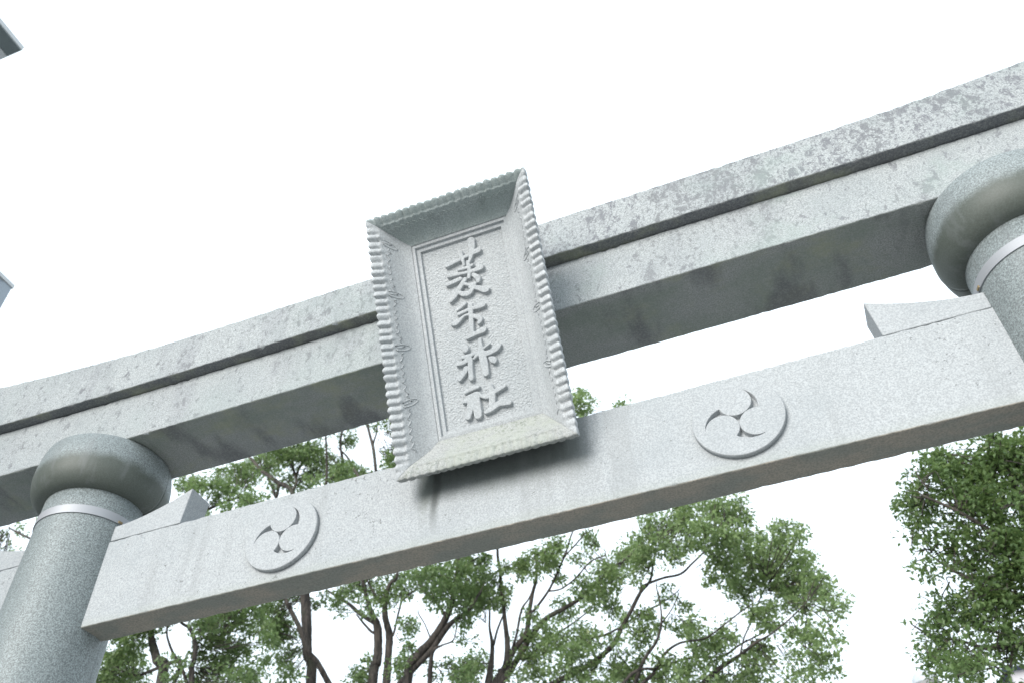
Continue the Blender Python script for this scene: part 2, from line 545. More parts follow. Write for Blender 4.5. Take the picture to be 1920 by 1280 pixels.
# three-comma crests on the tie beam, cut as relief
def crest(cx, cz, R, T):
    yb = -ND / 2
    N = 250
    h = 2 * R * 1.03 / N
    heads = [math.radians(90), math.radians(210), math.radians(330)]
    rh = 0.366 * R
    cc = rh * 2 / math.sqrt(3) * 1.012
    cen = [(cc * math.cos(t), cc * math.sin(t)) for t in heads]

    def sdf(x, z):
        """>0 inside the raised stone, metres to its edge"""
        r = math.hypot(x, z)
        dh = [rh - math.hypot(x - a, z - b) for a, b in cen]
        inside = R - r
        md = max(dh)
        gap = -1.0
        if r < 0.2 * R:
            gap = max(gap, -md)
        for j in range(3):
            i = (j - 1) % 3
            ax, az = cen[i][0] - cen[j][0], cen[i][1] - cen[j][1]
            d0 = math.atan2(az, ax)
            pe = d0 + math.radians(126)
            rg = rh + 0.19 * R
            gx, gz = cen[j][0] + (rh - rg) * math.cos(pe), cen[j][1] + (rh - rg) * math.sin(pe)
            an = (math.atan2(z - cen[j][1], x - cen[j][0]) - d0) % (2 * math.pi)
            if an < math.radians(126):
                gap = max(gap, min(rg - math.hypot(x - gx, z - gz), -md))
        return min(inside, -gap if gap > 0 else 1.0) if gap <= 0 else -gap

    def height(x, z):
        r = math.hypot(x, z)
        s = sdf(x, z)
        if R - r < 0:
            return None
        if s < 0:
            return T - min(0.0235, -s * 14)
        e = 0.004
        return T - (0.003 * (1 - s / e) ** 2 if s < e else 0.0)
    vid, V = {}, []
    parts = [[], [], []]
    H = {}
    for i in range(N + 1):
        for j in range(N + 1):
            x, z = -R * 1.03 + i * h, -R * 1.03 + j * h
            H[i, j] = height(x, z)
    for i in range(N):
        for j in range(N):
            k = [(i, j), (i + 1, j), (i + 1, j + 1), (i, j + 1)]
            if all(H[q] is not None for q in k):
                x, z = -R * 1.03 + (i + .5) * h, -R * 1.03 + (j + .5) * h
                a = math.degrees(math.atan2(z, x)) % 360
                own = 0 if 90 <= a < 210 else (1 if 210 <= a < 330 else 2)
                for q in range(3):
                    if math.hypot(x - cen[q][0], z - cen[q][1]) < rh:
                        own = q
                parts[own].append(k)
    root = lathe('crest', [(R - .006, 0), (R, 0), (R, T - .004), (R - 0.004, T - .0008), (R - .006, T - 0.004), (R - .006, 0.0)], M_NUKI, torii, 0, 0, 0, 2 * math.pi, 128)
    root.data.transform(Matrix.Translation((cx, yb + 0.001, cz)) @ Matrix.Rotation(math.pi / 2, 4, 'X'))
    for ks in parts:
        vid, V, F = {}, [], []
        for k in ks:
            f = []
            for q in k:
                if q not in vid:
                    vid[q] = len(V)
                    V.append((cx - R * 1.03 + q[0] * h, yb + 0.001 - H[q], cz - R * 1.03 + q[1] * h))
                f.append(vid[q])
            F.append(tuple(f))
        o = mesh_obj('comma', V, F, M_WEDGE, root, True)
    return root

for s in (-1, 1):
    crest(s * 1.005, GZ + 0.222, 0.178, 0.025)

# ------------------------------------------------------------------ plaque
plaque = empty('name_plaque', 'carved granite name plaque with frilled frame, leaning forward on the gate', 'plaque')
PB = Vector((0, -0.1983, GZ + 0.2538))
LE = 0.4217
PE = Vector((1, 0, 0))
PU = Vector((0, -math.sin(LE), math.cos(LE)))
PN = Vector((0, -math.cos(LE), -math.sin(LE)))
PH, PW, PD, IW, V0, V1 = 1.2513, 0.395, 0.136, 0.240, 0.165, 1.1245

def pp(a, v, w):
    return PB + PE * a + PU * v + PN * w

def to_panel(u, v, w):
    d = ray(u, v)
    o = pp(0, 0, w)
    t = (o - CAM).dot(PN) / d.dot(PN)
    q = CAM + d * t - PB
    return q.dot(PE), q.dot(PU)

PITCHR = PH / 34.0

def ridge(s, L):
    k = s / PITCHR
    q = k - math.floor(k)
    if int(math.floor(k)) % 8 == 4:
        q = 1 - q
    rk = random.Random(int(math.floor(k)) * 7 + int(L * 1000))
    am = rk.uniform(0.72, 1.18)
    pk = rk.uniform(0.22, 0.36)
    return am * ((q / pk) ** 0.6 if q < pk else (1 - ((q - pk) / (1 - pk)) ** 2.2)), q

def rail_fn(outer0, outer1, inner0, inner1, amp):
    L = (Vector(outer1) - Vector(outer0)).length
    side = Vector(outer1) - Vector(outer0)
    outw = (Vector(outer0) - Vector(inner0)) - side.normalized() * (Vector(outer0) - Vector(inner0)).dot(side.normalized())
    outw.normalize()

    def fn(t, w):
        o = Vector(outer0).lerp(Vector(outer1), t)
        i = Vector(inner0).lerp(Vector(inner1), t)
        c0_ = i.lerp(o, w)
        s = (c0_ - Vector(outer0)).dot(side.normalized())
        h, q = ridge(s, L)
        edge = min(1, min(t, 1 - t) * 22)
        wb = 0.64 + 0.035 * math.cos(2 * math.pi * q)
        k = max(0, min(1, (w - wb) / 0.07))
        k = k * k * (3 - 2 * k) * edge
        f = w / 0.94 if w < 0.94 else 1.0
        prof = -PD + PD * (f - 0.075 * math.sin(2 * math.pi * f))
        nn = prof + k * amp * (h - 0.45) - 0.006 * (k if w > .7 else 0)
        c = i.lerp(o, w) + outw * (0.005 * (h - .5) * (1 if w > .93 else 0) * edge)
        return pp(c.x, c.y, nn)
    return fn, L, outw

CORN_O = [(-PW, 0), (PW, 0), (PW, PH), (-PW, PH)]
CORN_I = [(-IW, V0), (IW, V0), (IW, V1), (-IW, V1)]
RAILS = [(0, 1, 0.011, M_MOSS, 'bottom'), (2, 1, 0.017, M_PLAQUE, 'right'), (3, 2, 0.011, M_TOPRAIL, 'top'), (3, 0, 0.017, M_PLAQUE, 'left')]
for (ia, ib, amp, mat, nm) in RAILS:
    o0, o1, i0, i1 = CORN_O[ib], CORN_O[ia], CORN_I[ib], CORN_I[ia]
    if nm in ('bottom', 'top'):
        o0, o1, i0, i1 = o1, o0, i1, i0
    fn, L, outw = rail_fn(o0, o1, i0, i1, amp)
    ns = int(L / PITCHR * 10)
    ws = [0, .04, .08, .14, .22, .32, .42, .50, .56, .60, .63, .66, .69, .72, .76, .80, .84, .88, .92, .945, .97, 1.0]
    V, F = [], []
    for k in range(ns + 1):
        t = k / ns
        row = [fn(t, w) for w in ws]
        oc = Vector(o0).lerp(Vector(o1), t)
        ic = Vector(i0).lerp(Vector(i1), t)
        hq, _ = ridge(t * L, L)
        oo = oc + outw * 0.005 * (hq - .5) * min(1, min(t, 1 - t) * 22)
        row.append(pp(oo.x, oo.y, -0.040))
        bc = ic.lerp(oc, 0.50)
        row.append(pp(bc.x, bc.y, -0.150))
        row.append(pp(ic.x, ic.y, -0.190))
        V += row
    m = len(ws) + 3
    for k in range(ns):
        for j in range(m - 1):
            F.append((k * m + j, (k + 1) * m + j, (k + 1) * m + j + 1, k * m + j + 1))
    F.append(tuple(range(m)))
    F.append(tuple(reversed(range(ns * m, ns * m + m))))
    rail = mesh_obj('frame_rail', V, F, mat, plaque, False)
    bm = bmesh.new()
    bm.from_mesh(rail.data)
    bmesh.ops.recalc_face_normals(bm, faces=bm.faces)
    for f in bm.faces:
        f.smooth = len(f.verts) == 4
    bm.to_mesh(rail.data)
    bm.free()
    # scroll line carved along the frill, with a curl every eight folds
    if nm != 'bottom':
        V, F = [], []
        path = []

        def flush():
            global path
            if len(path) > 2:
                P = [fn(t, w) + PN * 0.0006 for t, w in path]
                tube_data(P, [0.0027] * len(P), 5, V, F)
            path = []
        nst = int(L / PITCHR * 6)
        for k in range(nst + 1):
            t = 0.035 + 0.93 * k / nst
            s = t * L / PITCHR
            ph = (s + 0.0) % 8
            if abs(ph - 0.0) < 0.62 or abs(ph - 8) < 0.62:
                flush()
                continue
            w = 0.59 - 0.065 * abs(math.sin(math.pi * s)) - (0.10 if (ph < 1.4 or ph > 6.6) else 0) * 0.4
            path.append((t, w))
        flush()
        kk = 8
        while kk * PITCHR < L - 0.05:
            tc = kk * PITCHR / L
            pts = []
            Wd = PW - IW
            for q in range(22):
                an = math.radians(-150 + 300 * q / 21)
                rr = 0.0165
                pts.append((tc + rr * math.sin(an) / L, 0.50 - (rr * 1.5 * math.cos(an)) / Wd))
            pts = [(tc - 0.021 / L, 0.58)] + pts + [(tc + 0.021 / L, 0.58)]
            P = [fn(t, w) + PN * 0.0006 for t, w in pts]
            tube_data(P, [0.0027] * len(P), 5, V, F)
            pts = [(tc, 0.61), (tc, 0.55), (tc + .001, 0.48), (tc + 0.005 / L, 0.45), (tc + .009 / L, 0.47), (tc + .006 / L, .50)]
            P = [fn(t, w) + PN * 0.0006 for t, w in pts]
            tube_data(P, [0.0027] * len(P), 5, V, F)
            kk += 8
        mesh_obj('carved_scroll', V, F, mat, rail, True)

# panel: stepped border and hammered field
steps = [(-0.004, -PD - .004), (0.016, -PD - .001), (0.019, -PD - .013), (0.037, -PD - .013), (0.040, -PD - .026)]
V, F = [], []
for ins, w in steps:
    V += [pp(-IW + ins, V0 + ins, w), pp(IW - ins, V0 + ins, w), pp(IW - ins, V1 - ins, w), pp(-IW + ins, V1 - ins, w)]
for k in range(len(steps) - 1):
    for j in range(4):
        F.append((k * 4 + j, k * 4 + (j + 1) % 4, k * 4 + 4 + (j + 1) % 4, k * 4 + 4 + j))
mesh_obj('panel_border', V, F, M_PLAQUE, plaque)
FW = -PD - 0.026
ins = 0.038
V, F = [], []
nx_, ny_ = 80, 180
rn = random.Random(5)
for j in range(ny_ + 1):
    for i in range(nx_ + 1):
        V.append(pp(-IW + ins + (2 * IW - 2 * ins) * i / nx_, V0 + ins + (V1 - V0 - 2 * ins) * j / ny_, FW + rn.uniform(-.0012, .0012)))
for j in range(ny_):
    for i in range(nx_):
        k = j * (nx_ + 1) + i
        F.append((k, k + 1, k + nx_ + 2, k + nx_ + 1))
mesh_obj('panel', V, F, M_FIELD, plaque, True)
bs = [pp(a, v, w) for w in (-0.20, -PD - 0.032) for a, v in ((-0.27, 0.10), (0.27, 0.10), (0.27, 1.17), (-0.27, 1.17))]
mesh_obj('back_slab', bs, [(0, 3, 2, 1), (4, 5, 6, 7), (0, 1, 5, 4), (1, 2, 6, 5), (2, 3, 7, 6), (3, 0, 4, 7)], M_PLAQUE, plaque)

# raised characters: brush strokes (photo-crop coordinates, half widths), cut as relief on the panel
CHARS = [
    (820, 430, 9.145, [
        [(165, 620, 45), (330, 545, 34), (560, 430, 36), (700, 360, 52)],
        [(390, 400, 40), (430, 520, 34), (455, 620, 22)],
        [(575, 200, 72), (590, 380, 50), (540, 580, 24)],
        [(520, 560, 34), (545, 700, 36), (540, 820, 34)],
        [(360, 700, 26), (520, 650, 30), (600, 610, 26)],
        [(190, 800, 38), (480, 745, 30), (640, 700, 40), (745, 650, 56)],
        [(390, 850, 40), (280, 900, 40), (170, 955, 32)],
        [(620, 780, 40), (690, 830, 52), (700, 890, 36)],
        [(470, 860, 40), (380, 1010, 44), (290, 1150, 48), (225, 1240, 28)],
        [(470, 940, 30), (580, 950, 34), (640, 930, 34)],
        [(640, 930, 34), (560, 1080, 44), (440, 1110, 48), (360, 1070, 30)],
        [(560, 990, 34), (680, 1000, 44), (810, 1035, 58), (860, 1030, 40)],
    ]),
    (830, 550, 12.8, [
        [(520, 250, 56), (440, 330, 44), (350, 410, 30)],
        [(380, 500, 46), (650, 380, 46), (860, 320, 62), (985, 275, 54)],
        [(660, 300, 66), (680, 560, 62), (700, 960, 60)],
        [(230, 740, 44), (330, 720, 56), (560, 520, 34), (800, 560, 60), (900, 620, 66), (870, 700, 50)],
        [(590, 1070, 46), (800, 960, 60), (960, 880, 76), (1000, 860, 60)],
    ]),
    (840, 630, 14.22, [
        [(440, 260, 56), (470, 340, 90), (440, 400, 50)],
        [(390, 560, 56), (560, 520, 56), (760, 440, 44)],
        [(560, 580, 70), (420, 700, 64), (245, 770, 34)],
        [(590, 620, 76), (600, 900, 72), (620, 1110, 78)],
        [(480, 860, 80), (430, 980, 70), (310, 1140, 66)],
        [(850, 90, 50), (870, 300, 70), (910, 500, 104), (970, 760, 110), (1010, 980, 92)],
        [(930, 320, 44), (1000, 280, 34), (1090, 210, 34)],
        [(910, 480, 90), (1130, 420, 76), (1290, 310, 92), (1370, 240, 62)],
        [(850, 420, 60), (770, 500, 54), (690, 600, 34)],
        [(1110, 575, 46), (1200, 620, 96), (1240, 660, 70)],
    ]),
    (850, 700, 12.8, [
        [(290, 450, 42), (440, 370, 50), (600, 320, 40)],
        [(350, 580, 66), (540, 500, 74), (620, 480, 50)],
        [(420, 590, 66), (320, 650, 58), (240, 690, 34)],
        [(420, 700, 90), (390, 880, 88), (350, 1030, 84)],
        [(540, 600, 100), (570, 800, 106), (590, 990, 104)],
        [(660, 530, 46), (780, 550, 60), (900, 520, 50)],
        [(900, 480, 56), (1080, 380, 56), (1240, 300, 34)],
        [(890, 290, 60), (930, 480, 84), (930, 760, 86)],
        [(770, 930, 40), (900, 850, 70), (1080, 720, 76), (1240, 680, 88), (1350, 690, 60)],
    ]),
]
for (ox, oy, scl, strokes) in CHARS:
    segs = []
    for st in strokes:
        P = []
        for x, y, hw in st:
            a, v = to_panel(ox + x / scl, oy + y / scl, FW + 0.015)
            a2, v2 = to_panel(ox + x / scl + hw / scl, oy + y / scl, FW + 0.015)
            P.append(Vector((a, v, math.hypot(a2 - a, v2 - v) * 0.98)))
        C = catmull(P, 5)
        segs += list(zip(C, C[1:]))
    A = np.array([[p.x, p.y, p.z, q.x, q.y, q.z] for p, q in segs])
    a0, a1 = A[:, [0, 3]].min() - .04, A[:, [0, 3]].max() + .04
    v0, v1 = A[:, [1, 4]].min() - .04, A[:, [1, 4]].max() + .04
    hs = 0.0019
    na, nv = int((a1 - a0) / hs), int((v1 - v0) / hs)
    ga, gv = np.meshgrid(a0 + hs * np.arange(na), v0 + hs * np.arange(nv), indexing='ij')
    best = np.full(ga.shape, -9.0)
    for s in A:
        dx, dv = s[3] - s[0], s[4] - s[1]
        tt = np.clip(((ga - s[0]) * dx + (gv - s[1]) * dv) / (dx * dx + dv * dv + 1e-12), 0, 1)
        dd = np.hypot(ga - s[0] - tt * dx, gv - s[1] - tt * dv)
        best = np.maximum(best, s[2] + (s[5] - s[2]) * tt - dd)
    # wall: quick rise over one cell either side of the outline
    wall = np.clip((best + 0.0012) / 0.0024, 0, 1)
    hgt = -0.004 + wall * (0.004 + 0.0155) + np.where(best > 0, 0.002 * np.sqrt(np.clip(best / 0.006, 0, 1)), 0)
    keep = best > -0.0042
    vid, V, F = {}, [], []
    for i in range(na - 1):
        for j in range(nv - 1):
            if keep[i, j] and keep[i + 1, j] and keep[i, j + 1] and keep[i + 1, j + 1]:
                f = []
                for q in ((i, j), (i + 1, j), (i + 1, j + 1), (i, j + 1)):
                    if q not in vid:
                        vid[q] = len(V)
                        V.append(pp(ga[q], gv[q], FW + hgt[q]))
                    f.append(vid[q])
                F.append(tuple(f))
    mesh_obj('character', V, F, M_PLAQUE, plaque, True)

# ------------------------------------------------------------------ trees
def leaf_mesh(name, C, D, Nrm, Ls, Ws, mat, parent):
    """C centres, D axis, Nrm normals (arrays n x 3): one folded leaf each"""
    n = len(C)
    S = np.cross(D, Nrm)
    S /= np.linalg.norm(S, axis=1)[:, None] + 1e-9
    Nn = np.cross(S, D)
    L, W = Ls[:, None], Ws[:, None]
    V = np.empty((n, 4, 3))
    V[:, 0] = C - D * L * .5
    V[:, 1] = C + S * W * .5 + Nn * W * .18
    V[:, 2] = C + D * L * .5 - Nn * L * .10
    V[:, 3] = C - S * W * .5 + Nn * W * .18
    idx = np.arange(n)[:, None] * 4
    T = np.concatenate([idx + np.array([0, 1, 2]), idx + np.array([0, 2, 3])], 1).reshape(-1)
    me = bpy.data.meshes.new(name)
    me.vertices.add(n * 4)
    me.vertices.foreach_set('co', V.reshape(-1))
    me.loops.add(n * 6)
    me.loops.foreach_set('vertex_index', T.astype(np.int32))
    me.polygons.add(n * 2)
    me.polygons.foreach_set('loop_start', (np.arange(n * 2) * 3).astype(np.int32))
    me.polygons.foreach_set('loop_total', np.full(n * 2, 3, np.int32))
    me.update(calc_edges=True)
    me.materials.append(mat)
    o = bpy.data.objects.new(name, me)
    COL.objects.link(o)
    o.parent = parent
    o['kind'] = 'stuff'
    return o

def tree(label, Y, base_px, limbs, blobs, mat, seed, leaf=0.098, group='trees behind the gate', dens=1.0, spread=1.4):
    rnd = random.Random(seed)
    rs = np.random.RandomState(seed)
    f0 = at_y(limbs[0][0][0], limbs[0][0][1], Y)
    basep = Vector((f0.x + base_px, Y + rnd.uniform(-.3, .3), 0))
    root = empty('tree', label, 'tree', group, basep)
    sub = []                                  # (u, v, point, y-offset) samples of built limbs
    for li, limb in enumerate(limbs):
        if li == 0:
            d0 = d1 = 0.0
        else:
            near = min(sub, key=lambda q: (q[0] - limb[0][0]) ** 2 + (q[1] - limb[0][1]) ** 2)
            d0 = near[3]
            d1 = d0 + rnd.uniform(-spread, spread)
        pts, rad = [], []
        m = len(limb)
        for i, (u, v, w) in enumerate(limb):
            off = d0 + (d1 - d0) * i / max(1, m - 1)
            p = at_y(u, v, Y + off)
            pts.append(p)
            rad.append(w * 0.38 * (p - CAM).dot(RM @ Vector((0, 0, -1))) / FPX)
            sub.append((u, v, p, off))
        if li == 0:
            mid = basep.lerp(pts[0], 0.5) + Vector((rnd.uniform(-.2, .2), rnd.uniform(-.2, .2), 0))
            low = [basep + Vector((0, 0, -0.15)), basep + Vector((0, 0, 0.5)), mid]
            pts = low + pts
            r0 = rad[0]
            rad = [r0 * 2.1, r0 * 1.6, r0 * 1.25] + rad
        elif near[1] > 1225 and limb[0][1] > 1225:
            # rises from the trunk below the frame
            z = max(3.0, pts[0].z - 1.3 * (pts[0] - f0).length - 0.8)
            t = z / f0.z
            q = basep.lerp(f0, t)
            dv = (pts[0] - pts[1]).normalized()
            pts = [q, q.lerp(pts[0] + dv * 1.2, 0.6), pts[0] + dv * 0.9] + pts
            rad = [rad[0] * 1.35, rad[0] * 1.2, rad[0] * 1.1] + rad
        else:
            if (near[0] - limb[0][0]) ** 2 + (near[1] - limb[0][1]) ** 2 > 9:
                pts = [near[2]] + pts
                rad = [rad[0] * 1.05] + rad
        # twiggy end beyond the traced limb
        dirv = (pts[-1] - pts[-2]).normalized()
        for k in range(2):
            pts.append(pts[-1] + (dirv + Vector((rnd.uniform(-.4, .4), rnd.uniform(-.4, .4), rnd.uniform(-.2, .5)))).normalized() * 0.12)
            rad.append(rad[-1] * 0.5)
        P4 = catmull([Vector((p.x, p.y, p.z, r)) for p, r in zip(pts, rad)], 5)
        V, F = [], []
        tube_data([Vector(p[:3]) - basep for p in P4], [max(0.006, p[3]) for p in P4], 9, V, F, rnd, 0.07)
        mesh_obj('trunk' if li == 0 else 'branch', V, F, M_BARK, root, True)
    allp = [(q[2], q[3]) for q in sub]
    Cs, Ds, Ns, Ls = [], [], [], []
    TV, TF = [], []
    cr, cu = RM @ Vector((1, 0, 0)), RM @ Vector((0, 1, 0))
    fw = RM @ Vector((0, 0, -1))
    for bl in blobs:
        u, v, rx, ry = bl[:4]
        dn = (bl[4] if len(bl) > 4 else 1.0) * dens
        c0 = at_y(u, v, Y)
        near = min(allp, key=lambda q: (q[0] - c0).length)
        c = at_y(u, v, Y + near[1] + rnd.uniform(-spread, spread) * 0.8)
        mpp = (c - CAM).dot(fw) / FPX
        ax, ay = rx * mpp, ry * mpp
        az = 0.9 * max(ax, ay) + 0.25
        ncl = max(3, int(rx * ry * math.pi * mpp * mpp / (0.30 ** 2 * 0.215) * dn * (0.085 / leaf) ** 0.3))
        for k in range(ncl):
            while True:
                e = rs.uniform(-1, 1, 3)
                r2 = e @ e
                if r2 < 1 and (r2 > 0.12):
                    break
            cc = c + cr * float(e[0] * ax) + cu * float(e[1] * ay) + fw * float(e[2] * az)
            nl = int(rs.uniform(22, 52))
            sz = rs.uniform(0.14, 0.30) * (leaf / 0.085) ** 0.7
            sh = rs.normal(0, 1, (nl, 3))
            sh /= np.linalg.norm(sh, axis=1)[:, None]
            sh *= (rs.uniform(0.15, 1, (nl, 1)) ** 0.5)
            ctr = np.array(cc) + sh * sz * np.array([1, 1, 0.72])
            out = sh + rs.normal(0, .55, (nl, 3)) + np.array([0, 0, -0.15])
            out /= np.linalg.norm(out, axis=1)[:, None]
            nr = rs.normal(0, .55, (nl, 3)) + np.array([0, 0, 1.0]) + 0.35 * sh
            nr /= np.linalg.norm(nr, axis=1)[:, None]
            Cs.append(ctr - np.array(basep))
            Ds.append(out)
            Ns.append(nr)
            Ls.append(rs.uniform(0.55, 1.4, nl) * leaf)
            if k % 2 == 0:
                a = near[0].lerp(cc, rs.uniform(.1, .5))
                mid = a.lerp(cc, .5) + Vector(rs.normal(0, .08, 3))
                tube_data([q - basep for q in catmull([a, mid, cc, cc + Vector(rs.normal(0, .12, 3))], 3)], [0.011, .010, .010, .009, .009, .008, .007, .006, .005, .004], 4, TV, TF)
    Ls = np.concatenate(Ls)
    leaf_mesh('crown', np.concatenate(Cs), np.concatenate(Ds), np.concatenate(Ns), Ls, Ls * 0.54, mat, root)
    tw = mesh_obj('twigs', TV, TF, M_BARK, root, True)
    tw['kind'] = 'stuff'
    return root

TA_L = [
    [(300, 1290, 26), (294, 1237, 23), (285, 1201, 18), (281, 1171, 14), (275, 1110, 12), (300, 1030, 10), (380, 960, 8), (450, 930, 6)],
    [(359, 1280, 14), (360, 1250, 13), (366, 1224, 12), (364, 1196, 11), (354, 1175, 9), (341, 1167, 7), (300, 1130, 5)],
    [(349, 1274, 8), (339, 1246, 8), (326, 1226, 7), (317, 1205, 6), (313, 1186, 5), (315, 1150, 4)],
    [(275, 1110, 8), (180, 1060, 7), (60, 1010, 6), (20, 990, 4)],
    [(300, 1250, 9), (250, 1265, 8), (205, 1240, 5)],
]
TA_B = [(250, 1175, 60, 40), (215, 1250, 50, 45), (240, 1262, 40, 40), (300, 1150, 40, 25), (420, 1190, 50, 55), (455, 1140, 45, 35), (385, 1150, 30, 35), (400, 1250, 45, 40), (330, 1255, 22, 35, .7),
        (500, 1200, 22, 40, .6), (440, 1275, 60, 22), (470, 1255, 25, 40, .7), (400, 915, 42, 26), (440, 893, 38, 26), (455, 938, 38, 20), (350, 905, 22, 18), (340, 1000, 70, 40, .5), (230, 1080, 90, 60, .6), (22, 992, 30, 12, .22), (70, 975, 20, 10, .5), (-60, 1060, 80, 60, .7), (130, 1150, 80, 70, .7), (60, 1240, 90, 70, .8)]
TB_L = [
    [(582, 1285, 27), (576, 1227, 25), (576, 1199, 24), (574, 1152, 26), (572, 1119, 24), (562, 1050, 16), (556, 985, 13), (547, 920, 11), (523, 905, 11), (507, 893, 10), (490, 880, 9), (472, 860, 7)],
    [(614, 1276, 15), (595, 1241, 14), (576, 1218, 13), (563, 1179, 12), (546, 1145, 11), (535, 1122, 9), (505, 1060, 6)],
    [(518, 932, 7), (510, 910, 7), (503, 898, 6)],
    [(556, 905, 7), (552, 885, 7), (547, 873, 7), (535, 853, 6), (530, 843, 5), (520, 800, 4)],
    [(552, 885, 5), (547, 860, 5), (542, 840, 4), (538, 800, 3)],
    [(556, 890, 7), (560, 878, 7), (572, 857, 6), (577, 830, 5), (582, 790, 4)],
    [(572, 1100, 9), (600, 1000, 8), (612, 900, 6), (612, 850, 5), (610, 800, 4)],
]
TB_B = [(535, 1205, 32, 45), (512, 1150, 32, 45), (545, 1120, 25, 15), (600, 1132, 22, 16, .6), (540, 1262, 25, 20, .8), (490, 870, 38, 26), (520, 845, 35, 20), (560, 848, 32, 26), (545, 905, 45, 14), (600, 870, 42, 26), (615, 898, 45, 10), (585, 838, 25, 14), (640, 882, 25, 12), (560, 780, 70, 40, .6), (600, 960, 60, 30, .5), (540, 1040, 60, 40, .6)]
TC_L = [
    [(698, 1288, 26), (706, 1246, 24), (709, 1209, 22), (707, 1171, 20), (698, 1152, 14), (689, 1124, 11), (681, 1091, 10), (665, 1000, 9), (650, 920, 8), (645, 898, 8), (642, 860, 7), (638, 832, 6), (642, 805, 5)],
    [(724, 1285, 21), (728, 1227, 19), (730, 1190, 18), (722, 1152, 15), (724, 1115, 12), (732, 1092, 9), (745, 1074, 7), (740, 980, 8), (710, 900, 8), (705, 883, 8), (700, 840, 8), (690, 800, 6), (684, 760, 5)],
    [(737, 1190, 6), (745, 1156, 5), (752, 1126, 5), (754, 1087, 4), (770, 1040, 3)],
    [(752, 1128, 4), (770, 1112, 3), (790, 1100, 3)],
    [(700, 1165, 12), (674, 1149, 10), (655, 1132, 9), (632, 1117, 7), (614, 1106, 5)],
    [(700, 1185, 7), (684, 1170, 6), (670, 1153, 4)],
    [(680, 905, 7), (672, 892, 7), (658, 867, 6), (648, 852, 5), (635, 840, 3)],
    [(700, 830, 5), (706, 810, 4), (708, 790, 4), (720, 750, 3)],
    [(715, 1130, 7), (702, 1112, 6), (690, 1090, 4)],
]
TC_B = [(680, 1096, 40, 18), (760, 1092, 32, 20), (700, 1128, 28, 20, .8), (640, 1110, 26, 16, .8), (630, 1138, 22, 22, .35), (755, 1160, 22, 18, .4), (770, 1190, 24, 20, .5), (735, 1110, 22, 25, .6), (680, 1258, 24, 22, .8), (675, 1270, 20, 14),
        (660, 884, 28, 14), (738, 850, 14, 22, .8), (732, 880, 20, 10), (722, 800, 20, 16, .35), (652, 825, 18, 10), (690, 895, 25, 8), (640, 760, 80, 50, .6), (760, 760, 50, 60, .7), (780, 860, 50, 50, .7), (700, 1000, 80, 40, .6), (850, 800, 70, 60, .6), (950, 760, 60, 60, .6), (1040, 770, 40, 40, .7)]
TD_L = [
    [(762, 1290, 26), (782, 1231, 24), (809, 1201, 21), (835, 1160, 18), (848, 1124, 14), (856, 1087, 12), (858, 1059, 9), (870, 1000, 7), (930, 930, 6)],
    [(783, 1246, 14), (812, 1214, 14), (842, 1171, 13), (876, 1145, 10), (900, 1110, 5)],
    [(805, 1285, 13), (807, 1250, 12), (812, 1220, 9), (828, 1209, 5), (850, 1199, 4), (857, 1171, 3)],
    [(835, 1155, 9), (820, 1130, 8), (801, 1115, 7), (786, 1092, 6), (781, 1068, 5), (775, 1030, 4)],
    [(809, 1201, 4), (797, 1170, 3), (785, 1150, 3)],
]
TD_B = [(800, 1080, 35, 24), (850, 1075, 42, 32), (828, 1112, 32, 26), (872, 1125, 24, 32), (748, 1250, 22, 22, .8), (758, 1235, 18, 20, .7), (872, 1190, 22, 22, .3), (885, 1058, 34, 26), (880, 1160, 20, 25, .5), (815, 1258, 14, 20, .6), (870, 960, 80, 40, .6), (860, 1262, 34, 18), (840, 1250, 16, 12, .7)]
